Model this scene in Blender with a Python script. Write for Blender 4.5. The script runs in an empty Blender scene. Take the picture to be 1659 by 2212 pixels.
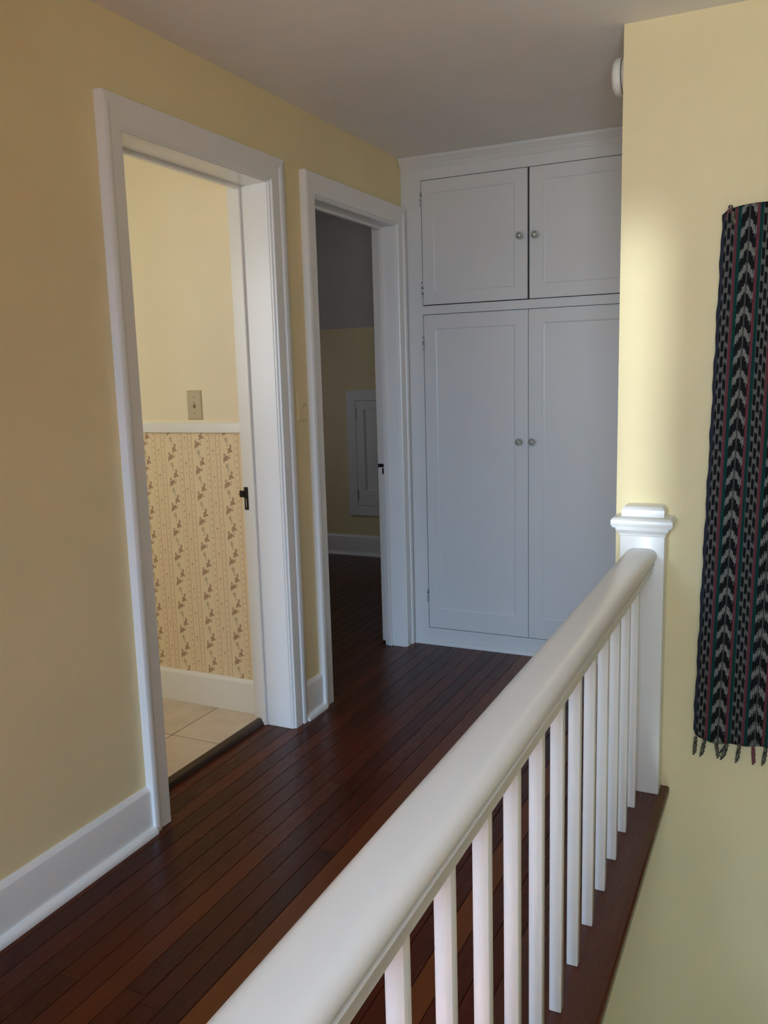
import bpy, bmesh, math, random
from mathutils import Matrix, Vector
random.seed(7)

# ---------------------------------------------------------------- camera, light, exposure
S = bpy.context.scene
C = S.collection
S.view_settings.view_transform = 'Standard'
S.view_settings.look = 'None'
S.view_settings.gamma = 1.0
S.view_settings.use_curve_mapping = False
S.view_settings.exposure = 0.0

# camera solved from the photograph's own straight edges (hall axis = +y, left wall = plane x 0, floor = z 0, metres)
YAW, PITCH, ROLL, FPX = -0.4464, -0.1600, -0.0276, 1843.8
fwd = Vector((math.sin(YAW) * math.cos(PITCH), math.cos(YAW) * math.cos(PITCH), math.sin(PITCH)))
rgt = Vector((math.cos(YAW), -math.sin(YAW), 0))
up = rgt.cross(fwd)
r2 = math.cos(ROLL) * rgt + math.sin(ROLL) * up
u2 = -math.sin(ROLL) * rgt + math.cos(ROLL) * up
cam = bpy.data.objects.new('camera', bpy.data.cameras.new('camera'))
C.objects.link(cam)
cam.matrix_world = Matrix(((r2.x, u2.x, -fwd.x, 1.7080), (r2.y, u2.y, -fwd.y, -1.6758), (r2.z, u2.z, -fwd.z, 1.3523), (0, 0, 0, 1)))
cam.data.sensor_fit = 'HORIZONTAL'
cam.data.sensor_width = 36.0
cam.data.lens = FPX / 1659 * 36.0
cam.data.clip_start = 0.02
S.camera = cam

world = bpy.data.worlds.new('world'); S.world = world; world.use_nodes = True
world.node_tree.nodes['Background'].inputs[0].default_value = (0.55, 0.7, 1.0, 1)
world.node_tree.nodes['Background'].inputs[1].default_value = 0.3
S.cycles.use_light_tree = False
S.cycles.caustics_reflective = False
S.cycles.caustics_refractive = False
S.cycles.max_bounces = 10
S.cycles.diffuse_bounces = 7
S.cycles.sample_clamp_indirect = 14

def area(name, loc, target, sx, sy, power, color, spread=180):
    l = bpy.data.lights.new(name, 'AREA'); l.shape = 'RECTANGLE'; l.size = sx; l.size_y = sy
    l.energy = power; l.color = color; l.spread = math.radians(spread)
    o = bpy.data.objects.new(name, l); C.objects.link(o); o.location = loc
    o.rotation_euler = (Vector(target) - Vector(loc)).to_track_quat('-Z', 'Y').to_euler()
    return o
# daylight of the window at the far end of the hall behind the viewer (blue sky that falls downwards), of the window at the head of
# the stairs (sky, and sunlit ground that shines upwards) and of the stairwell below; a low sun strikes the floor behind the viewer
# (an added narrow beam lamp stands in for its glint off the floor);
# then the daylight of the bathroom's and the bedroom's own windows
area('hall_window_sky', (1.00, -5.93, 1.60), (1.00, -1.0, -2.80), 1.1, 1.2, 140, (0.40, 0.65, 1.0), 96)
area('stair_window_sky', (1.90, -2.62, 1.70), (1.74, -1.4, 1.0), 0.9, 1.1, 11.0, (0.62, 0.80, 1.0), 76)
area('stair_window_ground', (2.05, -2.62, 1.50), (1.85, -1.4, 2.05), 0.7, 1.1, 13, (0.86, 0.94, 1.0), 70)
area('stairwell_daylight', (1.90, -1.30, -1.90), (1.85, 1.06, -0.15), 0.9, 0.8, 5.0, (0.78, 1.0, 0.98), 120)
area('added_glint_beam', (0.98, -5.90, 1.70), (1.255, 1.06, 1.27), 0.03, 0.98, 0.36, (0.84, 0.95, 1.0), 2.7)
sun = bpy.data.objects.new('sun', bpy.data.lights.new('sun', 'SUN')); C.objects.link(sun)
sun.data.energy = 390; sun.data.angle = math.radians(1.5); sun.data.color = (0.78, 0.92, 1.0)
sun.rotation_euler = Vector((0.070, 1.0, -0.387)).to_track_quat('-Z', 'Y').to_euler()
area('bathroom_daylight', (-0.95, -0.66, 1.5), (-0.6, 1.0, 1.1), 0.8, 1.0, 13.4, (0.96, 1.0, 0.98))
area('bedroom_daylight', (-2.36, 2.9, 1.2), (-1.0, 3.2, 0.8), 0.6, 0.7, 3.0, (0.80, 0.83, 1.0))

# ---------------------------------------------------------------- material helpers
class N:
    """a shader value with arithmetic"""
    def __init__(s, nt, sock): s.nt, s.k = nt, sock
    def op(s, o, b=None, c=None, clamp=False):
        n = s.nt.nodes.new('ShaderNodeMath'); n.operation = o; n.use_clamp = clamp
        for i, v in enumerate((s, b, c)):
            if v is None: continue
            if isinstance(v, N): s.nt.links.new(v.k, n.inputs[i])
            else: n.inputs[i].default_value = v
        return N(s.nt, n.outputs[0])
    def __add__(s, b): return s.op('ADD', b)
    def __sub__(s, b): return s.op('SUBTRACT', b)
    def __mul__(s, b): return s.op('MULTIPLY', b)
    def __truediv__(s, b): return s.op('DIVIDE', b)
    def __lt__(s, b): return s.op('LESS_THAN', b)
    def __gt__(s, b): return s.op('GREATER_THAN', b)
    def mod(s, b): return s.op('FLOORED_MODULO', b)
    def abs(s): return s.op('ABSOLUTE')
    def floor(s): return s.op('FLOOR')
    def sqrt(s): return s.op('SQRT')
    def max(s, b): return s.op('MAXIMUM', b)
    def min(s, b): return s.op('MINIMUM', b)
    def inv(s): return (s * -1.0) + 1.0
    def between(s, a, b): return (s > a) * (s < b)
    def clamp(s): return s.op('ADD', 0.0, clamp=True)

class M:
    def __init__(s, name, color=(.8, .8, .8), rough=.5, spec=.5, metal=0.0):
        s.m = bpy.data.materials.new(name); s.m.use_nodes = True
        s.nt = s.m.node_tree; s.b = s.nt.nodes['Principled BSDF']
        s.b.inputs['Base Color'].default_value = (*color, 1); s.b.inputs['Roughness'].default_value = rough
        s.b.inputs['Specular IOR Level'].default_value = spec; s.b.inputs['Metallic'].default_value = metal
    def node(s, t, **kw):
        n = s.nt.nodes.new(t)
        for k, v in kw.items(): setattr(n, k, v)
        return n
    def link(s, a, b): s.nt.links.new(a, b)
    def obj(s): return s.node('ShaderNodeTexCoord').outputs['Object']
    def pos(s): return s.node('ShaderNodeNewGeometry').outputs['Position']
    def xyz(s, vec):
        n = s.node('ShaderNodeSeparateXYZ'); s.link(vec, n.inputs[0]); return [N(s.nt, o) for o in n.outputs]
    def uv(s):
        n = s.node('ShaderNodeUVMap'); return s.xyz(n.outputs[0])
    def vec(s, x, y, z):
        n = s.node('ShaderNodeCombineXYZ')
        for i, v in enumerate((x, y, z)):
            if isinstance(v, N): s.link(v.k, n.inputs[i])
            else: n.inputs[i].default_value = v
        return n.outputs[0]
    def scale(s, vec, sc):
        n = s.node('ShaderNodeVectorMath', operation='MULTIPLY'); s.link(vec, n.inputs[0]); n.inputs[1].default_value = sc
        return n.outputs[0]
    def noise(s, vec, scale, detail=4, rough=.5):
        n = s.node('ShaderNodeTexNoise'); n.inputs['Scale'].default_value = scale; n.inputs['Detail'].default_value = detail
        n.inputs['Roughness'].default_value = rough; s.link(vec, n.inputs['Vector']); return N(s.nt, n.outputs[0])
    def ramp(s, fac, stops, interp='LINEAR'):
        n = s.node('ShaderNodeValToRGB'); cr = n.color_ramp; cr.interpolation = interp
        while len(cr.elements) < len(stops): cr.elements.new(.5)
        for e, (p, c) in zip(cr.elements, stops): e.position = p; e.color = (*c, 1)
        s.link(fac.k, n.inputs[0]); return n.outputs[0]
    def mix(s, fac, a, b):
        n = s.node('ShaderNodeMix', data_type='RGBA')
        if isinstance(fac, N): s.link(fac.k, n.inputs[0])
        else: n.inputs[0].default_value = fac
        for i, v in ((6, a), (7, b)):
            if isinstance(v, tuple): n.inputs[i].default_value = (*v, 1)
            else: s.link(v, n.inputs[i])
        return n.outputs[2]
    def color(s, sock): s.link(sock, s.b.inputs['Base Color']); return s
    def bump(s, h, strength=.2, dist=.002):
        n = s.node('ShaderNodeBump'); n.inputs['Strength'].default_value = strength; n.inputs['Distance'].default_value = dist
        s.link(h.k, n.inputs['Height']); s.link(n.outputs[0], s.b.inputs['Normal']); return s

def paint(name, col, rough, scale=260, strength=.25, var=.03, spec=.5):
    m = M(name, col, rough, spec)
    p = m.pos()
    n = m.noise(p, 3.0, 3)
    m.color(m.ramp(n, [(.3, tuple(c * (1 - var) for c in col)), (.7, tuple(min(1, c * (1 + var)) for c in col))]))
    m.bump(m.noise(p, scale, 3), strength, .001)
    return m.m

YELLOW = paint('yellow_wall_paint', (.80, .685, .415), .55, 330, .35, .03, .25)
CREAM = paint('cream_bathroom_paint', (.84, .76, .56), .5, 300, .2)
CEIL = paint('ceiling_paint', (.78, .75, .72), .7, 120, .4)
WHITE = paint('white_gloss_trim_paint', (.80, .80, .79), .28, 90, .10, .01)
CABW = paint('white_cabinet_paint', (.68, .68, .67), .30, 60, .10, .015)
DARK = M('dark_cavity', (.02, .018, .016), .8).m

def brushed_white():
    m = M('brushed_white_baluster_paint', (.88, .88, .87), .18)
    p = m.pos()
    m.bump(m.noise(m.scale(p, (260, 260, 9)), 1.0, 4, .6), .55, .0012)
    return m.m
BALW = brushed_white()

def wood(name, stops, rough, lacquer=.5):
    m = M(name, (.1, .03, .015), rough, lacquer)
    info = m.node('ShaderNodeObjectInfo'); rnd = N(m.nt, info.outputs['Random'])
    x, y, z = m.xyz(m.pos())
    off = rnd * 37.0
    v = m.vec(x * 60.0 + off, y * 1.6 + off, z * 60.0)
    g = m.noise(v, 1.0, 5, .62)
    v2 = m.vec(x * 260.0 + off, y * 4.0, z * 200.0)
    f = m.noise(v2, 1.0, 3, .6)
    blot = m.noise(m.vec(x * 4.0, y * 2.0, z), 1.0, 3)
    t = (rnd * .66 + g * .20 + f * .08 + blot * .34 - .18).clamp()
    m.color(m.ramp(t, stops))
    rr = (g * .16 + blot * .14 + (rough - .13))
    m.link(rr.k, m.b.inputs['Roughness'])
    m.bump(f * .6 + g * .4, .10, .001)
    return m.m
FLOORW = wood('red_brown_fir_floor', [(.0, (.036, .0060, .0020)), (.45, (.066, .0110, .0032)), (.8, (.092, .0180, .0045)), (1, (.125, .030, .007))], .26, .20)
ORANGEW = wood('orange_fir_floor', [(.0, (.095, .021, .004)), (1, (.165, .046, .009))], .28, .22)
NOSEW = wood('dark_brown_nosing_wood', [(.0, (.055, .012, .005)), (1, (.10, .024, .009))], .24, .35)
THRESHW = wood('dark_threshold_wood', [(.0, (.022, .010, .005)), (1, (.05, .022, .010))], .4)

def tile_mat():
    m = M('cream_ceramic_tile', (.7, .6, .48), .32)
    p = m.pos(); a = m.noise(p, 9, 5, .6)
    info = m.node('ShaderNodeObjectInfo'); rnd = N(m.nt, info.outputs['Random'])
    m.color(m.ramp((a * .8 + rnd * .25).clamp(), [(.25, (.56, .46, .35)), (.55, (.68, .58, .46)), (.8, (.74, .65, .53))]))
    return m.m
TILE = tile_mat()
GROUT = M('grey_brown_grout', (.20, .155, .115), .9).m
BLACKMETAL = M('dark_bronze_strike', (.022, .016, .012), .4, .5, .6).m
PAINTEDSTEEL = M('worn_steel', (.45, .44, .42), .35, .5, .8).m
IVORY = M('ivory_plastic', (.52, .46, .30), .35).m
SCREW = M('switch_screw', (.30, .26, .18), .4, .5, .5).m
def glass_mat():
    m = M('clear_knob_glass', (.86, .88, .82), .06)
    m.b.inputs['Transmission Weight'].default_value = .75; m.b.inputs['IOR'].default_value = 1.5
    return m.m
GLASS = glass_mat()
CHROME = M('knob_screw_metal', (.55, .54, .50), .25, .5, 1.0).m
DETW = M('off_white_detector_plastic', (.80, .80, .74), .4).m
DETD = M('detector_shadow_gap', (.05, .05, .05), .7).m

def wallpaper():
    m = M('floral_stripe_wallpaper', (.8, .66, .45), .65)
    x, y, z = m.xyz(m.pos())
    jit = m.noise(m.pos(), 430, 3)
    P, PZ = .1345, .1027
    xr = x + .6319
    col = (xr / P).floor()
    p = xr.mod(P)
    j = (jit - .5) * .006
    lines = (p.abs() < .0011)
    for a in (.0203, .0493, .0680): lines = lines.max((p - a).abs() < .0011)
    zz = z + (col.mod(2.0)) * (PZ / 2) - 1.0787
    def blob(cx, cz, rx, rz, per=PZ, ph=0.0):
        dz = (zz - cz + ph + per / 2).mod(per) - per / 2
        dx = p - cx
        d = ((dx / (rx * .9)) * (dx / (rx * .9)) + (dz / (rz * .9)) * (dz / (rz * .9)))
        return (d + (jit - .5) * 3.4) < 1.0
    flower = blob(.1135, .000, .0100, .0100).max(blob(.1185, .015, .0050, .0090)).max(blob(.1215, -.004, .0075, .0050)).max(blob(.1080, -.010, .0060, .0040))
    flower = flower.max(blob(.0925, -.034, .0115, .0095)).max(blob(.1000, -.027, .0085, .0070)).max(blob(.0885, -.019, .0045, .0080)).max(blob(.1085, -.031, .0070, .0035)).max(blob(.0860, -.042, .0060, .0040))
    leaf = blob(.0990, -.062, .0085, .0105).max(blob(.1030, -.072, .0045, .0050))
    leaf2 = blob(.1050, .020, .0050, .0060).max(blob(.0840, -.048, .0045, .0045)).max(blob(.1140, -.022, .004, .006))
    bits = blob(.0105, .006, .0026, .0030, PZ / 4).max(blob(.0130, .010, .002, .0022, PZ / 4)).max(blob(.0585, .010, .0024, .0028, PZ / 4))
    mid = blob(.0350, -.004, .0034, .0050).max(blob(.0350, -.046, .0026, .0022))
    mid2 = blob(.0355, -.018, .0028, .0080)
    pink = p.between(.0203, .0493).max(p.between(0.0, .0203) * .25).max(p.between(.0493, .068) * .25)
    c = m.mix(pink * .35, (.82, .69, .47), (.82, .63, .44))
    c = m.mix(leaf * .62, c, (.40, .33, .20))
    c = m.mix(leaf2 * .5, c, (.42, .36, .22))
    c = m.mix(mid2 * .35, c, (.46, .36, .24))
    c = m.mix(lines * .72, c, (.44, .22, .12))
    c = m.mix(bits * .75, c, (.34, .19, .11))
    c = m.mix(mid * .75, c, (.34, .17, .10))
    c = m.mix(flower * .80, c, (.33, .17, .10))
    m.color(c)
    return m.m
PAPER = wallpaper()

def ikat():
    m = M('striped_ikat_cloth', (.05, .05, .05), .95, .1)
    u, v, w = m.uv()
    wob = m.noise(m.vec(u * 40.0, v * 12.0, 0.0), 1.0, 2)
    # every thread slips a little along its length, as ikat does
    wn = m.node('ShaderNodeTexWhiteNoise', noise_dimensions='1D'); m.link((u * 420.0).floor().k, wn.inputs['W']); slip = N(m.nt, wn.outputs['Value'])
    fuzz = m.noise(m.vec(u * 900.0, v * 300.0, 0.0), 1.0, 2)
    p = (u - .035 + (wob - .5) * .0014).mod(.1055)
    pink = p.between(0.0, .0076).max(p.between(.0583, .0660))
    green = p.between(.0076, .0170).max(p.between(.0660, .0748))
    chev = p.between(.0170, .0583)
    chk = p.between(.0748, .2)
    a = ((p - .0385).abs() / .0206)
    aq = (a * 4.0).floor() / 4.0
    drift = m.noise(m.vec(u * 90.0, v * 30.0, 7.0), 1.0, 2)
    ph = ((v + (slip - .5) * .013 + (drift - .5) * .016) / .0595 + aq * .58).mod(1.0)
    light = (ph < .38) * (a > .10)
    core = a < .10
    cc = (p - .0748) / .0307
    j = (cc * 3.0).floor()
    inside = ((cc * 3.0).mod(1.0) - .5).abs() < .40
    ph2 = ((v + (slip - .5) * .010) / .0455 + j.mod(2.0) * .5).mod(1.0)
    dash = (ph2 < .70) * inside
    base = (.010, .010, .011)
    c = m.mix(chev * light * (fuzz * .5 + .7).clamp(), base, (.185, .182, .168))
    c = m.mix(chev * core * .8, c, (.075, .072, .068))
    c = m.mix(chk * dash.inv() * (fuzz * .5 + .7).clamp(), c, (.125, .122, .115))
    c = m.mix(pink, c, (.125, .034, .046))
    c = m.mix(green, c, (.007, .042, .038))
    c = m.mix(u < .0085, c, (.030, .033, .050))
    m.color(c)
    m.bump(fuzz + slip, .5, .001)
    return m.m
IKAT = ikat()
def yarn(name, a, b):
    m = M(name, a, .95, .1); p = m.obj()
    m.color(m.ramp(m.noise(m.scale(p, (300, 300, 60)), 1.0, 3), [(.4, a), (.6, b)])); return m.m
YARN = yarn('twisted_fringe_yarn', (.012, .012, .010), (.22, .20, .15))
PINKYARN = yarn('pink_fringe_yarn', (.16, .045, .055), (.22, .10, .10))
LABEL = M('woven_white_label', (.62, .62, .58), .8).m
LABELPRINT = M('label_print', (.35, .34, .33), .8).m

# ---------------------------------------------------------------- mesh helpers
def bx(bm, x0, x1, y0, y1, z0, z1, mi=0):
    vs = [bm.verts.new(c) for c in ((x0, y0, z0), (x1, y0, z0), (x1, y1, z0), (x0, y1, z0), (x0, y0, z1), (x1, y0, z1), (x1, y1, z1), (x0, y1, z1))]
    fs = []
    for f in ((0, 3, 2, 1), (4, 5, 6, 7), (0, 1, 5, 4), (1, 2, 6, 5), (2, 3, 7, 6), (3, 0, 4, 7)):
        g = bm.faces.new([vs[i] for i in f]); g.material_index = mi; fs.append(g)
    return vs

def bev(bm, w, seg=1, ang=None):
    es = [e for e in bm.edges if ang is None or (len(e.link_faces) == 2 and e.calc_face_angle(0) > ang)]
    bmesh.ops.bevel(bm, geom=es, offset=w, segments=seg, affect='EDGES', profile=.5, clamp_overlap=True)

def loft(bm, rings, caps=True, closed=True):
    rv = [[bm.verts.new(c) for c in r] for r in rings]
    n = len(rv[0])
    for a, b in zip(rv, rv[1:]):
        for i in range(n if closed else n - 1):
            k = (i + 1) % n
            bm.faces.new((a[i], a[k], b[k], b[i]))
    if caps and closed:
        bm.faces.new(rv[0][::-1]); bm.faces.new(rv[-1])
    return rv

def tube(bm, pts, radii, seg=8):
    rings = []
    for i, p in enumerate(pts):
        p = Vector(p)
        d = (Vector(pts[min(i + 1, len(pts) - 1)]) - Vector(pts[max(i - 1, 0)])).normalized()
        a = d.orthogonal().normalized() if i == 0 else (prev - d * prev.dot(d)).normalized()
        prev = a; b = d.cross(a)
        r = radii[i] if isinstance(radii, (list, tuple)) else radii
        rings.append([p + (a * math.cos(t) + b * math.sin(t)) * r for t in [2 * math.pi * k / seg for k in range(seg)]])
    loft(bm, rings)

def lathe(bm, prof, axis_pt, axis, seg=24, mi=0):
    """prof: (radius, distance along axis)"""
    ax = Vector(axis).normalized(); a = ax.orthogonal().normalized(); b = ax.cross(a); o = Vector(axis_pt)
    f0 = len(bm.faces)
    rings = [[o + ax * h + (a * math.cos(t) + b * math.sin(t)) * max(r, 1e-4) for t in [2 * math.pi * k / seg for k in range(seg)]] for r, h in prof]
    loft(bm, rings)
    bm.faces.ensure_lookup_table()
    for f in bm.faces[f0:]: f.material_index = mi

WORLD = {}
def obj(name, bm, mats, parent=None, smooth=False, origin=None):
    bmesh.ops.recalc_face_normals(bm, faces=bm.faces)
    if origin is None:
        xs = [v.co.x for v in bm.verts]; ys = [v.co.y for v in bm.verts]; zs = [v.co.z for v in bm.verts]
        origin = ((min(xs) + max(xs)) / 2, (min(ys) + max(ys)) / 2, min(zs))
    o3 = Vector(origin)
    for v in bm.verts: v.co -= o3
    me = bpy.data.meshes.new(name); bm.to_mesh(me); bm.free()
    if not isinstance(mats, (list, tuple)): mats = [mats]
    for m in mats: me.materials.append(m)
    if smooth:
        for p in me.polygons: p.use_smooth = True
        try: me.set_sharp_from_angle(angle=math.radians(35))
        except Exception: pass
    o = bpy.data.objects.new(name, me); C.objects.link(o)
    place(o, o3, parent)
    return o

def place(o, w, parent):
    w = Vector(w); WORLD[o.name] = w
    if parent is not None:
        o.parent = parent; o.location = w - WORLD[parent.name]
    else: o.location = w

def copy(o, w, parent):
    c = o.copy(); C.objects.link(c); place(c, w, parent); return c

def thing(name, loc, label=None, cat=None, group=None, kind=None):
    o = bpy.data.objects.new(name, None); C.objects.link(o); o.empty_display_size = .05; place(o, loc, None)
    return tag(o, label, cat, group, kind)

def tag(o, label=None, cat=None, group=None, kind=None):
    if label: o['label'] = label
    if cat: o['category'] = cat
    if group: o['group'] = group
    if kind: o['kind'] = kind
    return o

def box(name, b, mat, parent=None, bevel=0, seg=1):
    bm = bmesh.new(); bx(bm, *b)
    if bevel: bev(bm, bevel, seg)
    return obj(name, bm, mat, parent, smooth=bevel > 0 and seg > 1)

def cells(bm, xs, ys, zs, solid):
    """axis-aligned solid from a grid of cells, outer faces only"""
    nx, ny, nz = len(xs) - 1, len(ys) - 1, len(zs) - 1
    on = {(i, j, k) for i in range(nx) for j in range(ny) for k in range(nz)
          if solid((xs[i] + xs[i + 1]) / 2, (ys[j] + ys[j + 1]) / 2, (zs[k] + zs[k + 1]) / 2)}
    vc = {}
    def V(i, j, k):
        if (i, j, k) not in vc: vc[(i, j, k)] = bm.verts.new((xs[i], ys[j], zs[k]))
        return vc[(i, j, k)]
    for (i, j, k) in on:
        for d, q in (((-1, 0, 0), ((0, 0, 0), (0, 0, 1), (0, 1, 1), (0, 1, 0))), ((1, 0, 0), ((1, 0, 0), (1, 1, 0), (1, 1, 1), (1, 0, 1))),
                     ((0, -1, 0), ((0, 0, 0), (1, 0, 0), (1, 0, 1), (0, 0, 1))), ((0, 1, 0), ((0, 1, 0), (0, 1, 1), (1, 1, 1), (1, 1, 0))),
                     ((0, 0, -1), ((0, 0, 0), (0, 1, 0), (1, 1, 0), (1, 0, 0))), ((0, 0, 1), ((0, 0, 1), (1, 0, 1), (1, 1, 1), (0, 1, 1)))):
            if (i + d[0], j + d[1], k + d[2]) not in on:
                bm.faces.new([V(i + a, j + b, k + c) for a, b, c in q])

# ---------------------------------------------------------------- key dimensions (metres)
H = 2.340
XW, YW = 1.2176, 1.0623          # corner of the yellow wall
YC = 2.172                       # cabinet front
XN = 1.402                       # nosing edge
D1 = (0.268, 0.998); D2 = (1.3225, 2.075); HEAD = 2.030
YBACK = -6.00
YFRONT = -2.40                   # planks are laid one by one from here on
BATHY = 1.045; BEDY = 3.979

# ---------------------------------------------------------------- structure
def in_door(y, z): return z < HEAD + .02 and (D1[0] - .02 < y < D1[1] + .02 or D2[0] - .02 < y < D2[1] + .02)
bm = bmesh.new()
cells(bm, [-.155, -.100, 0], [YBACK - .12, D1[0] - .02, D1[1] + .02, 1.165, D2[0] - .02, D2[1] + .02, BEDY + .1], [-.03, HEAD + .02, H],
      lambda x, y, z: not in_door(y, z) and (x > -.100 or y < 1.165))
tag(obj('wall_left', bm, YELLOW), 'tan yellow painted hall wall with two door openings', None, None, 'structure')

bm = bmesh.new()
cells(bm, [.40, XW, 1.34, 2.62], [YW, 1.18, 2.80], [-2.7, -.052, H], lambda x, y, z: (y < 1.18 and (x > XW or z < -.052)) or (XW < x < 1.34 and z > -.052))
tag(obj('wall_right', bm, YELLOW), 'pale yellow wall at the end of the stairwell', None, None, 'structure')

bm = bmesh.new(); bx(bm, .30, .40, YBACK, 1.18, -2.7, -.052)
tag(obj('wall_stairwell', bm, YELLOW), 'yellow stairwell wall under the hall floor', None, None, 'structure')
bm = bmesh.new(); bx(bm, 2.50, 2.62, YBACK, YW, -2.7, H)
tag(obj('wall_stair_side', bm, YELLOW), 'yellow wall along the far side of the stairs', None, None, 'structure')
bm = bmesh.new()
cells(bm, [-.155, .65, 1.75, 2.62], [YBACK - .06, YBACK], [-2.7, .80, 2.05, H], lambda x, y, z: not (.65 < x < 1.75 and .8 < z < 2.05))
tag(obj('wall_back', bm, YELLOW), 'yellow wall with a window behind the viewer', None, None, 'structure')

bm = bmesh.new(); bx(bm, 1.19, 2.50, -2.80, -2.70, -2.7, H)  # unseen wall added to cut off sun and window light on the right
tag(obj('wall_light_block', bm, YELLOW), 'added yellow wall behind the viewer that blocks part of the sunlight', None, None, 'structure')
bm = bmesh.new(); bx(bm, -.155, 2.62, YBACK - .12, 2.80, H, H + .1)
tag(obj('ceiling', bm, CEIL), 'off white hall ceiling', None, None, 'structure')

# bathroom shell
bm = bmesh.new(); bx(bm, -1.9, -.155, BATHY, 1.165, 1.184, H)
wb = obj('wall_bathroom', bm, CREAM); tag(wb, 'cream bathroom wall with striped floral wallpaper below', None, None, 'structure')
bm = bmesh.new(); bx(bm, -1.9, -.155, BATHY, 1.165, -.03, 1.184); obj('wallpaper', bm, PAPER, wb)
bm = bmesh.new(); bx(bm, -2.0, -1.9, -.8, 1.165, -.03, H); tag(obj('wall_bathroom_far', bm, CREAM), None, None, None, 'structure')
bm = bmesh.new()
cells(bm, [-1.9, -1.4, -.5, -.155], [-.8, -.7], [-.03, .95, 2.05, H], lambda x, y, z: True)
tag(obj('wall_bathroom_window', bm, CREAM), None, None, None, 'structure')
bm = bmesh.new(); bx(bm, -2.0, -.155, -.8, 1.165, H, H + .1); tag(obj('ceiling_bathroom', bm, CREAM), None, None, None, 'structure')

# bedroom shell
bm = bmesh.new(); bx(bm, -2.4, -.100, BEDY, BEDY + .1, -.03, 1.69)
tag(obj('wall_bedroom', bm, YELLOW), 'low yellow knee wall in the dim bedroom', None, None, 'structure')
bm = bmesh.new()
loft(bm, [[(x, BEDY + .08, 1.61), (x, BEDY + .1, 1.75), (x, 3.33 + .02, 2.44), (x, 3.33, H)] for x in (-2.4, -.100)])
bx(bm, -2.4, -.100, 1.165, 3.335, H, H + .1)
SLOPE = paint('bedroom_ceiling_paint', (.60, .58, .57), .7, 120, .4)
tag(obj('ceiling_bedroom', bm, SLOPE), 'sloped grey bedroom ceiling', None, None, 'structure')
bm = bmesh.new()
cells(bm, [-2.52, -2.4], [1.165, 2.55, 3.25, BEDY + .1], [-.03, .8, 1.6, H + .1], lambda x, y, z: True)
tag(obj('wall_bedroom_far', bm, YELLOW), None, None, None, 'structure')
bm = bmesh.new(); bx(bm, -2.4, -1.9, 1.065, 1.165, -.03, H); tag(obj('wall_bedroom_side', bm, YELLOW), None, None, None, 'structure')

# ---------------------------------------------------------------- floors
SEAM0, PW = .407, .0590
bm = bmesh.new()
bx(bm, -.12, 1.20, YBACK, 2.80, -.05, -.016); bx(bm, -2.4, -.12, 1.165, BEDY, -.05, -.016)
floor = tag(obj('floor', bm, DARK), 'dark red brown strip wood floor', None, None, 'structure')
plank_cache = {}
def plank(k, y0, y1, x_lo=None, mat=None):
    x0 = SEAM0 + PW * k + .0008; x1 = x0 + PW - .0016
    if x_lo is not None: x0 = max(x0, x_lo)
    if x1 - x0 < .01: return
    key = (round(x1 - x0, 4), round(y1 - y0, 3), mat.name if mat else '')
    if key not in plank_cache:
        b = bmesh.new(); bx(b, -(x1 - x0) / 2, (x1 - x0) / 2, y0 + .0005 - (y0 + y1) / 2, y1 - .0005 - (y0 + y1) / 2, -.014, 0)
        top = [e for e in b.edges if all(v.co.z > -.001 for v in e.verts)]
        bmesh.ops.bevel(b, geom=top, offset=.0008, segments=1, affect='EDGES')
        me = bpy.data.meshes.new('plank'); b.to_mesh(me); b.free(); me.materials.append(mat or FLOORW); plank_cache[key] = me
    o = bpy.data.objects.new('plank', plank_cache[key]); C.objects.link(o); place(o, ((x0 + x1) / 2, (y0 + y1) / 2, 0), floor)
R = random.Random(21)
for k in range(-7, 13):                                  # hall rows
    cuts = [YFRONT]
    y = YFRONT + R.choice([.5, .9, 1.3, 1.7])
    while y < 2.0:
        cuts.append(round(y, 2)); y += R.choice([1.2, 1.5, 1.8, 2.2])
    if k == 0: cuts = [YFRONT, -.375, 1.35]
    cuts.append(YC)
    for a, b_ in zip(cuts, cuts[1:]):
        plank(k, a, b_, .0 if k == -7 else None, ORANGEW if k in (3, 10) else None)
for k in (-9, -8, -7):                                   # door reveals
    for d in (D1, D2):
        if k == -7: 
            x0 = SEAM0 + PW * k
            b = bmesh.new(); bx(b, x0 + .0005, -.0005, d[0] - .01, d[1] + .01, -.014, 0); obj('plank', b, FLOORW, floor, origin=(x0, d[0], 0))
        else: plank(k, d[0] - .01, d[1] + .01, -.119 if (k == -9 and d is D1) else None)
for k in range(-34, -9):                                 # bedroom rows
    c = R.choice([2.2, 2.5, 2.8, 3.1])
    plank(k, 1.17, c); plank(k, c, BEDY)
# the board that carries the balusters, with its rounded nosing
xs0 = SEAM0 + PW * 13
prof = [(xs0 + .0005, -.034), (xs0 + .0005, .0), (XN - .008, .0), (XN - .0035, -.0012), (XN - .0010, -.0040), (XN, -.008), (XN - .0002, -.024), (XN - .003, -.030), (XN - .010, -.034)]
bm = bmesh.new(); loft(bm, [[(px, yy, pz) for px, pz in prof] for yy in (-1.45, YW)])
obj('nosing_board', bm, NOSEW, floor, smooth=True)
bm = bmesh.new(); bx(bm, 1.20, 2.5, YBACK, -1.45, -.05, 0); bx(bm, 0, 1.20, YBACK, YFRONT, -.05, 0); obj('landing_boards', bm, FLOORW, floor)
bm = bmesh.new(); bx(bm, .40, 2.5, YBACK, YW, -2.75, -2.7); tag(obj('floor_stair_foot', bm, FLOORW), None, None, None, 'structure')

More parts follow.
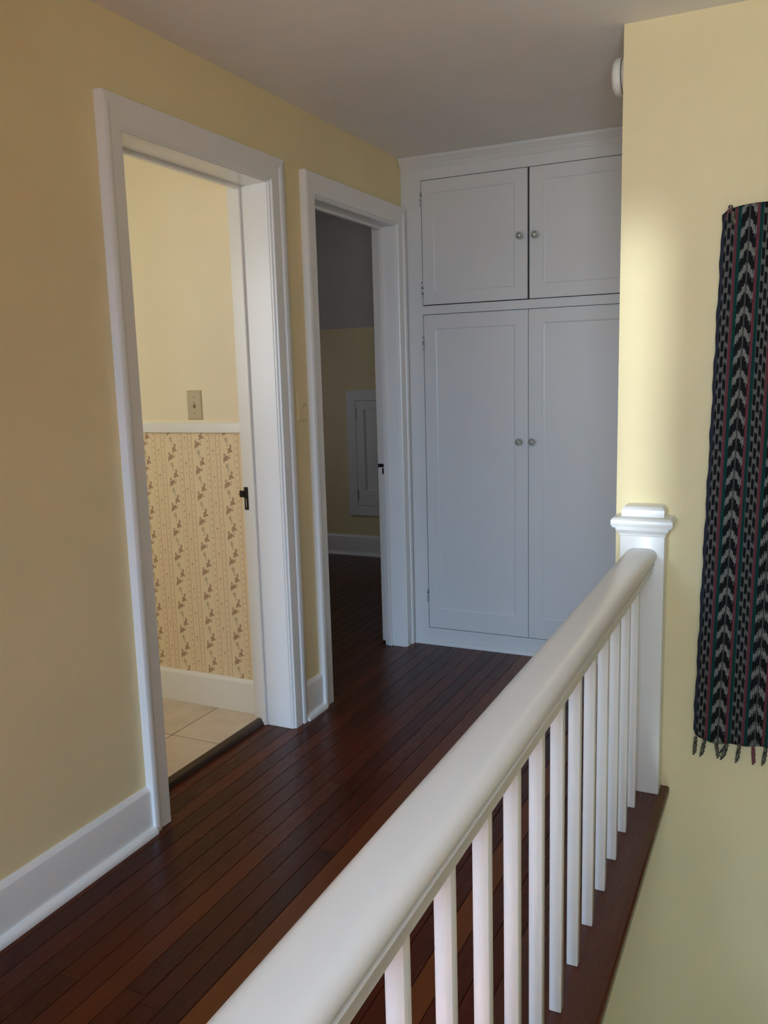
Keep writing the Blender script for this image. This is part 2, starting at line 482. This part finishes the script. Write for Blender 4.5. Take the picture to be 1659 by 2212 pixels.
# bathroom tile floor
bm = bmesh.new(); bx(bm, -1.9, -.15, -.7, BATHY, -.05, .0175)
bf = tag(obj('floor_bathroom', bm, GROUT), 'cream square tile bathroom floor', None, None, 'structure')
for i in range(-4, 2):
    for j in range(-5, 2):
        x0 = max(-1.9, -.3702 + .3048 * i + .0022); x1 = min(-.151, -.3702 + .3048 * (i + 1) - .0022)
        y0 = max(-.7, .7437 + .3048 * j + .0022); y1 = min(BATHY, .7437 + .3048 * (j + 1) - .0022)
        if x1 - x0 < .02 or y1 - y0 < .02 or y1 < .1 or x1 < -1.3: continue
        b = bmesh.new(); bx(b, x0, x1, y0, y1, .012, .0190); bev(b, .001); obj('tile', b, TILE, bf)
# threshold strip under the bathroom door
bm = bmesh.new()
loft(bm, [[(-.150, yy, 0), (-.150, yy, .0215), (-.132, yy, .0215), (-.123, yy, .018), (-.118, yy, .010), (-.1165, yy, 0)] for yy in (D1[0], D1[1])])
tag(obj('trim_1', bm, THRESHW, smooth=True), 'dark wood strip at the bathroom threshold', None, None, 'structure')

# ---------------------------------------------------------------- door frames
# casing profile: w = distance from the jamb face outwards, t = thickness off the wall
SIDE = [(.003, 0), (.003, .011), (.006, .0135), (.009, .0135), (.0095, .017), (.012, .0205), (.017, .0215), (.054, .0215), (.0555, .0185), (.060, .0185), (.0615, .026), (.066, .0285), (.085, .0285), (.088, .0265), (.088, 0)]
HEADP = [(.003, 0), (.003, .011), (.006, .0135), (.009, .0135), (.0095, .017), (.012, .0205), (.017, .0215), (.078, .0265), (.086, .0270), (.088, .0255), (.088, 0)]
def make_door(name, d, depth, stop, strike, label):
    y0, y1 = d
    root = thing(name, (0, (y0 + y1) / 2, 0), label, None, None, 'structure')
    # sides: mitred at the head
    for sgn, yj in ((-1, y0), (1, y1)):
        bm = bmesh.new()
        loft(bm, [[(t, yj + sgn * w, 0) for w, t in SIDE], [(t, yj + sgn * w, HEAD + w) for w, t in SIDE]])
        obj('casing', bm, WHITE, root, smooth=True)
    bm = bmesh.new()
    loft(bm, [[(t, y0 - w, HEAD + w) for w, t in HEADP], [(t, y1 + w, HEAD + w) for w, t in HEADP]])
    obj('head_casing', bm, WHITE, root, smooth=True)
    # jamb lining
    for a, b in ((y0 - .018, y0), (y1, y1 + .018)):
        box('jamb', (-depth, .0045, a, b, 0, HEAD), WHITE, root, .0012)
    box('head_jamb', (-depth, .0045, y0 - .018, y1 + .018, HEAD, HEAD + .018), WHITE, root, .0012)
    s0, s1 = stop
    box('door_stop', (s1, s0, y0, y0 + .011, 0, HEAD - .011), WHITE, root, .002)
    box('door_stop', (s1, s0, y1 - .011, y1, 0, HEAD - .011), WHITE, root, .002)
    box('door_stop', (s1, s0, y0, y1, HEAD - .011, HEAD), WHITE, root, .002)
    # room-side casing seen end on
    box('inner_casing', (-depth - .018, -depth, y1 + .004, min(y1 + .09, (BATHY if name == 'door_1' else 99)), 0.02, HEAD + .07), WHITE, root, .002)
    box('inner_casing', (-depth - .018, -depth, y0 - .09, y0 - .004, 0.02, HEAD + .07), WHITE, root, .002)
    strike(root, y1)
    return root
def strike_dark(root, y1):
    bm = bmesh.new()
    ys = y1 - .0018
    bx(bm, -.158, -.1405, ys, y1 - .0002, .857, .944)
    bx(bm, -.1735, -.158, ys - .0022, ys + .0008, .905, .930)
    bx(bm, -.1775, -.1735, ys - .0022, y1 + .004, .905, .930)
    sp = obj('strike_plate', bm, BLACKMETAL, root); sp['label'] = 'dark bronze strike plate'
    bm = bmesh.new(); bx(bm, -.1515, -.1485, ys - .0004, ys - .0001, .866, .900); obj('latch_slot', bm, PAINTEDSTEEL, sp)
def strike_painted(root, y1):
    bm = bmesh.new()
    ys = y1 - .0018
    bx(bm, -.098, -.072, ys, y1 - .0002, .851, .941)
    bx(bm, -.112, -.098, ys - .0016, ys + .001, .903, .922)
    sp = obj('strike_plate', bm, WHITE, root); sp['label'] = 'white painted strike plate with two dark holes'
    bm = bmesh.new(); bx(bm, -.111, -.0755, ys - .0022, ys - .0001, .9035, .9205); obj('latch_hole', bm, BLACKMETAL, sp)
    bm = bmesh.new(); bx(bm, -.090, -.0755, ys - .0006, ys - .0001, .870, .899); obj('bolt_hole', bm, BLACKMETAL, sp)
make_door('door_1', D1, .150, (-.105, -.127), strike_dark, 'white painted casing around the bathroom doorway')
make_door('door_2', D2, .098, (-.058, -.078), strike_painted, 'white painted casing around the bedroom doorway')

# ---------------------------------------------------------------- baseboards
BASEP = [(0, 0), (.0165, 0), (.0165, .132), (.015, .136), (.010, .141), (.006, .146), (0, .147)]
SHOEP = [(.0165, 0), (.0365, 0), (.0365, .006), (.034, .013), (.029, .018), (.022, .021), (.0165, .0215)]
def base_along_y(name, y0, y1, label, side=0.0):
    bm = bmesh.new(); loft(bm, [[(px, yy, pz) for px, pz in BASEP] for yy in (y0, y1)])
    o = tag(obj(name, bm, WHITE, smooth=True), label, None, None, 'structure')
    bm = bmesh.new(); loft(bm, [[(px, yy, pz) for px, pz in SHOEP] for yy in (y0, y1)])
    obj('shoe_molding', bm, WHITE, o, smooth=True)
base_along_y('baseboard_left', YBACK, D1[0] - .088, 'white baseboard along the tan wall before the bathroom door')
base_along_y('baseboard_between', D1[1] + .088, D2[0] - .088, 'short white baseboard between the two door casings')
def base_along_x(name, x0, x1, yw, z0, h, label, shoe):
    k = h / .147
    bm = bmesh.new(); loft(bm, [[(xx, yw - px, z0 + pz * k) for px, pz in BASEP] for xx in (x0, x1)])
    o = tag(obj(name, bm, WHITE, smooth=True), label, None, None, 'structure')
    if shoe:
        bm = bmesh.new(); loft(bm, [[(xx, yw - px, z0 + pz) for px, pz in SHOEP] for xx in (x0, x1)]); obj('shoe_molding', bm, WHITE, o, smooth=True)
base_along_x('baseboard_bathroom', -1.9, -.168, BATHY, .0195, .136, 'cream white baseboard under the floral wallpaper', False)
base_along_x('baseboard_bedroom', -2.4, -.100, BEDY, 0, .155, 'white baseboard under the bedroom knee wall', True)
bm = bmesh.new(); loft(bm, [[(xx, BATHY - a, b) for a, b in ((0, 1.1445), (.008, 1.1445), (.012, 1.148), (.012, 1.178), (.010, 1.184), (0, 1.185))] for xx in (-1.9, -.168)])
tag(obj('trim_2', bm, WHITE, smooth=True), 'white chair rail above the floral wallpaper', None, None, 'structure')

# ---------------------------------------------------------------- built-in cabinet
cab = thing('built_in_cabinet', (.61, YC, 0), 'tall white built-in cabinet with four panelled doors and glass knobs', 'cabinet')
LX, MX, RX = .101, .6149, 1.129
ZU0, ZU1, ZL0, ZL1 = 1.6666, 2.2362, .0836, 1.6266
bm = bmesh.new()
cells(bm, [.0, LX, RX, XW], [YC, YC + .022], [.0, ZL0, ZL1, ZU0, ZU1, H], lambda x, y, z: not (LX < x < RX and (ZL0 < z < ZL1 or ZU0 < z < ZU1)))
obj('face_frame', bm, CABW, cab)
bm = bmesh.new()
cells(bm, [.0, .02, XW - .02, XW], [YC + .022, YC + .56, YC + .58], [0, .03, ZL1 + .01, ZU0 - .01, H - .03, H],
      lambda x, y, z: y > YC + .56 or x < .02 or x > XW - .02 or z < .03 or z > H - .03 or ZL1 < z < ZU0)
obj('carcass', bm, DARK, cab)
bm = bmesh.new()
CR = [(0, 2.286), (.006, 2.286), (.008, 2.293), (.012, 2.297), (.012, 2.303), (.020, 2.312), (.026, 2.324), (.030, 2.327), (.030, H - .0005), (0, H - .0005)]
loft(bm, [[(xx, YC - a, b) for a, b in CR] for xx in (.002, XW)])
obj('crown_molding', bm, CABW, cab, smooth=True)
bm = bmesh.new()
loft(bm, [[(xx, YC - a, b) for a, b in ((0, 0), (.014, 0), (.014, .006), (.011, .015), (.005, .021), (0, .022))] for xx in (.03, XW)])
obj('shoe_molding', bm, CABW, cab, smooth=True)

def worn_paint():
    m = M('chipped_white_hinge_paint', (.6, .6, .58), .4)
    n = m.noise(m.pos(), 130, 3, .7)
    m.color(m.ramp(n, [(.50, (.62, .62, .60)), (.56, (.09, .085, .08))])); return m.m
WORN = worn_paint()
def knob(door, x, z):
    bm = bmesh.new(); p = (x, YC, z)
    lathe(bm, [(.0075, 0), (.0085, .004), (.0080, .010), (.0130, .014), (.0165, .019), (.0170, .023), (.0150, .027), (.0100, .0295), (.0095, .0285), (.0050, .0285)], p, (0, -1, 0), 12, 0)
    lathe(bm, [(.0062, .0280), (.0062, .0305), (.0050, .0325), (.0022, .0335)], p, (0, -1, 0), 12, 1)
    lathe(bm, [(.0105, -.0005), (.0105, .0025), (.0070, .0035)], p, (0, -1, 0), 12, 1)
    k = obj('knob', bm, [GLASS, CHROME], door); k['label'] = 'clear glass knob with a metal screw'

def cab_door(x0, x1, z0, z1, px0, px1, pz0, pz1, kx, kz, hinge_x, hz, dy=0.0):
    bm = bmesh.new(); yf = YC + .001 + dy; B = .007; DP = .0042
    # slab with a sunk field: outer frame front, sloped bead down to the field
    def ring(a0, a1, c0, c1, y): return [bm.verts.new(c) for c in ((a0, y, c0), (a1, y, c0), (a1, y, c1), (a0, y, c1))]
    r = [ring(x0, x1, z0, z1, yf + .020), ring(x0, x1, z0, z1, yf + .0015), ring(x0 + .0015, x1 - .0015, z0 + .0015, z1 - .0015, yf),
         ring(px0, px1, pz0, pz1, yf), ring(px0 + B * .45, px1 - B * .45, pz0 + B * .45, pz1 - B * .45, yf + DP * .75), ring(px0 + B, px1 - B, pz0 + B, pz1 - B, yf + DP)]
    for a, b in zip(r, r[1:]):
        for i in range(4): bm.faces.new((a[i], a[(i + 1) % 4], b[(i + 1) % 4], b[i]))
    bm.faces.new(r[0])
    d = obj('door', bm, CABW, cab)
    box('panel', (px0 + B - .0005, px1 - B + .0005, yf + DP - .0005, yf + .0185, pz0 + B - .0005, pz1 - B + .0005), CABW, d)
    knob(d, kx, kz)
    for h in hz:
        bm = bmesh.new()
        for q in range(3): lathe(bm, [(.0045, 0), (.0045, .021)], (hinge_x, YC - .002, h - .033 + q * .0225), (0, 0, 1), 10)
        bx(bm, hinge_x - .006, hinge_x + .006, YC - .0012, YC + .002, h - .034, h + .034)
        obj('hinge', bm, WORN, d)
g = .0022
cab_door(LX + g, MX - .0042, ZU0 + .0045, ZU1 - g, .158, .552, 1.728, 2.177, .5803, 1.9457, LX, (2.152, 1.744))
cab_door(MX + .0046, RX - g, ZU0 + .0036, ZU1 - g, .682, 1.072, 1.732, 2.177, .6484, 1.9437, RX, (2.152, 1.744))
cab_door(LX + g, MX - .0010, ZL0 + g, ZL1 - g, .160, .552, .184, 1.559, .5738, 1.0259, LX, (1.495, .250))
cab_door(MX + .0010, RX - g, ZL0 + g, ZL1 - g, .682, 1.072, .184, 1.563, .6354, 1.0264, RX, (1.495, .250))

# ---------------------------------------------------------------- stair railing
rail = thing('stair_railing', (1.31, .0, 0), 'white painted stair railing with square balusters and a capped newel post', 'railing')
RC = 1.3085
half = [(.022, .8015), (.033, .7990), (.0415, .7935), (.0460, .7855), (.0470, .7775), (.0455, .7700), (.0415, .7635), (.0375, .7605), (.0335, .7590), (.0335, .7565), (.0400, .7555), (.0408, .7540), (.0400, .7500), (.0375, .7450), (.0365, .7300), (.0350, .7255)]
prof = half + [(-a, b) for a, b in half[::-1]]
bm = bmesh.new(); loft(bm, [[(RC + a, yy, b) for a, b in prof] for yy in (-1.60, -.9, -.2, .4, .992)])
obj('handrail', bm, WHITE, rail, smooth=True)
bm = bmesh.new(); bx(bm, -.0132, .0132, -.011, .011, 0, .728)
bev(bm, .0022, 2)
b0 = obj('baluster', bm, BALW, rail, smooth=True, origin=(0, 0, 0))
for k in range(14):
    w = (1.3082, .887 - .1568 * k, 0)
    if k == 0: place(b0, w, rail)
    else: copy(b0, w, rail)
# newel
NX0, NX1, NY = 1.243, 1.3762, .990
bm = bmesh.new(); bx(bm, NX0, NX1, NY, YW - .001, 0, .866); bev(bm, .0025, 2)
nw = obj('newel_post', bm, WHITE, rail, smooth=True)
def frus(bm, rows):
    """rows of (outward offset, z): stepped block around the half newel, flat against the wall"""
    loft(bm, [[(NX0 - o, YW - .001, z), (NX0 - o, NY - o, z), (NX1 + o, NY - o, z), (NX1 + o, YW - .001, z)] for o, z in rows])
bm = bmesh.new()
frus(bm, [(.0005, .838), (.002, .841), (.002, .845), (.010, .855), (.012, .858), (.012, .866)])
obj('collar_molding', bm, WHITE, nw)
bm = bmesh.new()
frus(bm, [(.012, .866), (.0205, .866), (.0205, .8705), (.0240, .8715), (.0248, .874), (.0248, .8885), (.0232, .8915), (.0195, .8955), (.0165, .8970), (-.006, .8990)])
frus(bm, [(-.003, .8975), (-.003, .9185), (-.0042, .9225), (-.0085, .9275), (-.0125, .9300), (-.020, .9315)])
cp = obj('cap', bm, WHITE, nw, smooth=True)

# ---------------------------------------------------------------- small wall fittings
def switch(name, mat, c, axis, label, toggle_mat, screw_mat, lever_up):
    """axis 'x': on the left wall facing +x; axis 'y': on a wall facing -y"""
    root = thing(name, c, label, 'light switch')
    def tr(bm):
        for v in bm.verts:
            a, d, z = v.co
            v.co = Vector((c[0] + d, c[1] + a, c[2] + z)) if axis == 'x' else Vector((c[0] + a, c[1] - d, c[2] + z))
    def add(n, f, m):
        bm = bmesh.new(); f(bm); tr(bm); return obj(n, bm, m, root)
    def plate(bm):
        loft(bm, [[(-w, d, -h), (w, d, -h), (w, d, h), (-w, d, h)] for w, h, d in ((.035, .057, 0), (.035, .057, .002), (.0335, .0555, .004), (.030, .052, .006))])
    add('plate', plate, mat)
    add('toggle_frame', lambda bm: bx(bm, -.005, .005, .0055, .0066, -.012, .012), screw_mat)
    def lever(bm):
        s = 1 if lever_up else -1
        loft(bm, [[(-.004, .006, -.004), (.004, .006, -.004), (.004, .006, .006), (-.004, .006, .006)], [(-.0032, .017, s * .006 - .003), (.0032, .017, s * .006 - .003), (.0032, .017, s * .006 + .003), (-.0032, .017, s * .006 + .003)]])
    add('toggle', lever, toggle_mat)
    for z in (.030, -.030): add('screw', lambda bm, z=z: lathe(bm, [(.0032, .0058), (.0032, .0068), (.0015, .0072)], (0, 0, z), (0, 1, 0), 10), screw_mat)
switch('light_switch', IVORY, (-.4008, BATHY, 1.2537), 'y', 'ivory toggle light switch above the bathroom chair rail', IVORY, SCREW, False)
switch('light_switch', YELLOW, (0, 1.1815, 1.2405), 'x', 'painted-over light switch on the tan wall between two door casings', IVORY, YELLOW, True)

det = thing('smoke_detector', (XW, 1.212, 2.243), 'round white smoke detector mounted high by the yellow wall corner', 'smoke detector')
bm = bmesh.new(); lathe(bm, [(.0545, 0), (.0545, .024), (.051, .0255)], (XW, 1.212, 2.243), (-1, 0, 0), 40); obj('base', bm, DETW, det, smooth=True)
bm = bmesh.new(); lathe(bm, [(.0505, .024), (.0505, .0285)], (XW, 1.212, 2.243), (-1, 0, 0), 40); obj('gap', bm, DETD, det)
bm = bmesh.new(); lathe(bm, [(.0530, .0275), (.0552, .030), (.0552, .040), (.0530, .047), (.0470, .0530), (.034, .0570), (.010, .0585)], (XW, 1.212, 2.243), (-1, 0, 0), 40); obj('cover', bm, DETW, det, smooth=True)

# bedroom knee wall door
kd = thing('knee_wall_door', (-.98, BEDY, .309), 'small white panelled access door in the bedroom knee wall', 'access door')
X0, X1, Z0, Z1, FW = -1.2765, -.690, .309, 1.240, .0745
def mit(ax, a0, a1, o, i):  # one mitred board of the frame
    bm = bmesh.new()
    if ax == 'z': q = [(o, a0), (o, a1), (i, a1 - FW), (i, a0 + FW)]
    else: q = [(a0, o), (a1, o), (a1 - FW, i), (a0 + FW, i)]
    sh = .0006
    loft(bm, [[(x, BEDY, z) for x, z in q], [(x, BEDY - .019, z) for x, z in q]])
    bev(bm, .0012); obj('frame_board', bm, WHITE, kd)
mit('z', Z0, Z1, X0, X0 + FW); mit('z', Z0, Z1, X1, X1 - FW); mit('x', X0, X1, Z0, Z0 + FW); mit('x', X0, X1, Z1, Z1 - FW)
dx0, dx1, dz0, dz1 = X0 + FW + .003, X1 - FW - .003, Z0 + FW + .003, Z1 - FW - .003
bm = bmesh.new()
cells(bm, [dx0, dx0 + .062, dx1 - .062, dx1], [BEDY - .018, BEDY], [dz0, dz0 + .115, dz1 - .060, dz1], lambda x, y, z: not (dx0 + .062 < x < dx1 - .062 and dz0 + .115 < z < dz1 - .060))
leaf = obj('door_leaf', bm, WHITE, kd)
box('panel', (dx0 + .060, dx1 - .060, BEDY - .006, BEDY - .001, dz0 + .113, dz1 - .058), WHITE, leaf)
for hz in (1.065, .462):
    bm = bmesh.new(); lathe(bm, [(.005, 0), (.005, .075)], (dx0 - .001, BEDY - .0205, hz - .03), (0, 0, 1), 8); obj('hinge', bm, PAINTEDSTEEL, leaf)

# ---------------------------------------------------------------- woven wall hanging
TL, TZ0, TZ1, TW = 1.4705, .186, 1.795, .52
def cx_(u, z): return TL + .0212 * (z - TZ0) + u
hang = thing('woven_wall_hanging', (1.73, YW, TZ0), 'dark striped woven cloth with fringe hanging on the yellow wall', 'wall hanging')
bm = bmesh.new(); uvl = bm.loops.layers.uv.new('UVMap')
NU, NV = 52, 120
def cloth_pt(u, v, back):
    z = TZ0 + v * (TZ1 - TZ0)
    uu = u * TW
    d = .010 + .0035 * math.sin(uu * 34 + 1.0) * (1 - v) ** .7 + .003 * math.sin(uu * 21 + v * 5) + .002 * math.sin(v * 19 + uu * 8) + .006 * (1 - v) ** 3
    top = v ** 10 * (.010 * math.sin(uu * 11 - .7) + .004 * math.sin(uu * 27))
    edge = .0012 * math.sin(v * 60) + .0010 * math.sin(v * 143 + 1) if u == 0 else 0
    curl = -.010 * math.exp(-uu / .010) * max(0, 1 - v * 60)
    bot = (.004 * math.sin(uu * 30 + 2) + .003 * math.sin(uu * 71)) * max(0, 1 - v * 14) + .012 * math.exp(-uu / .012) * max(0, 1 - v * 50)
    if v > .97: bot -= .012 * math.exp(-uu / .010) * (v - .97) / .03
    return Vector((cx_(uu, z) + edge - curl * .6, YW - d - (0 if back else .0022), z + top + bot)), (uu, v * (TZ1 - TZ0))
for back in (0, 1):
    gv = [[bm.verts.new(cloth_pt(i / NU, j / NV, back)[0]) for i in range(NU + 1)] for j in range(NV + 1)]
    for j in range(NV):
        for i in range(NU):
            q = [(i, j), (i + 1, j), (i + 1, j + 1), (i, j + 1)]
            f = bm.faces.new([gv[b][a] for a, b in q]); f.smooth = True
            for l, (a, b) in zip(f.loops, q): l[uvl].uv = cloth_pt(a / NU, b / NV, back)[1]
    if not back: front = gv
    else:
        rim = [(0, j) for j in range(NV)] + [(i, NV) for i in range(NU)] + [(NU, NV - j) for j in range(NV)] + [(NU - i, 0) for i in range(NU)]
        for (a, b), (c, d) in zip(rim, rim[1:] + rim[:1]):
            f = bm.faces.new((front[b][a], front[d][c], gv[d][c], gv[b][a]))
            for l, (s, t) in zip(f.loops, ((a, b), (c, d), (c, d), (a, b))): l[uvl].uv = (s / NU * TW, t / NV * (TZ1 - TZ0))
obj('cloth', bm, IKAT, hang)
Rt = random.Random(5)
def tassel(u, ln, dx, mat, n=3, ztop=None, ybase=None, r=.0032):
    bm = bmesh.new()
    zt = (TZ0 + .004) if ztop is None else ztop
    x0 = cx_(u, zt); y0 = YW - .0145 if ybase is None else ybase
    for s in range(n):
        pts, rad = [], []
        for q in range(15):
            t = q / 14
            a = t * 9.0 + s * 2 * math.pi / n
            sp = r * (.9 if t < .8 else .9 + (t - .8) * 2.2)
            pts.append((x0 + dx * t ** 1.3 + math.cos(a) * sp, y0 + math.sin(a) * sp, zt - ln * t * (1 - .06 * s)))
            rad.append(r * (.7 + .35 * math.sin(t * math.pi)) * (1 if t < .93 else .6))
        tube(bm, pts, rad, 6)
    return obj('fringe_tassel', bm, mat, hang, smooth=True)
for u, ln, dx in ((.0085, .044, -.003), (.036, .046, -.009), (.068, .044, .008), (.103, .046, -.014), (.137, .048, -.006), (.176, .046, .003), (.212, .045, -.006), (.25, .046, .005), (.29, .044, -.004), (.33, .046, .006), (.37, .045, -.004), (.41, .046, .004), (.45, .044, -.006), (.49, .046, .003)):
    tassel(u, ln * 1.42, dx * 1.2, PINKYARN if abs(u - .176) < .01 else YARN)
t = tassel(.103, .045, -.024, YARN, 2, r=.0026)
# care label near the lower left corner
bm = bmesh.new()
zl, xl = TZ0 + .018, TL + .014
loft(bm, [[(xl + a, YW - .0212 - s, zl + b) for a, b in ((0, .0035), (.034, 0), (.034, .0075), (0, .0115))] for s in (0, .0006)])
lb = obj('care_label', bm, LABEL, hang)
bm = bmesh.new()
for q in range(2):
    loft(bm, [[(xl + a, YW - .0219 - s, zl + .0030 + q * .0032 + b) for a, b in ((.005, .0030 * .8), (.029, .0), (.029, .0009), (.005, .0030 * .8 + .0009))] for s in (0, .0002)])
obj('label_print', bm, LABELPRINT, lb)
# the corner is pinned up with a nail, a tuft of fringe hangs over it
zc = TZ1 - .012
bm = bmesh.new(); lathe(bm, [(.0025, -.004), (.0025, .016), (.0065, .0165), (.0065, .0185), (.003, .0195)], (cx_(.022, zc), YW, zc + .012), (0, -1, 0), 14); obj('nail', bm, YARN, hang, smooth=True)
tassel(.028, .036, .004, YARN, 3, ztop=zc - .002, ybase=YW - .021)
tassel(.016, .026, -.006, PINKYARN, 2, ztop=zc + .006, ybase=YW - .020, r=.0016)
tassel(.022, .022, .010, PINKYARN, 2, ztop=zc + .006, ybase=YW - .020, r=.0014)
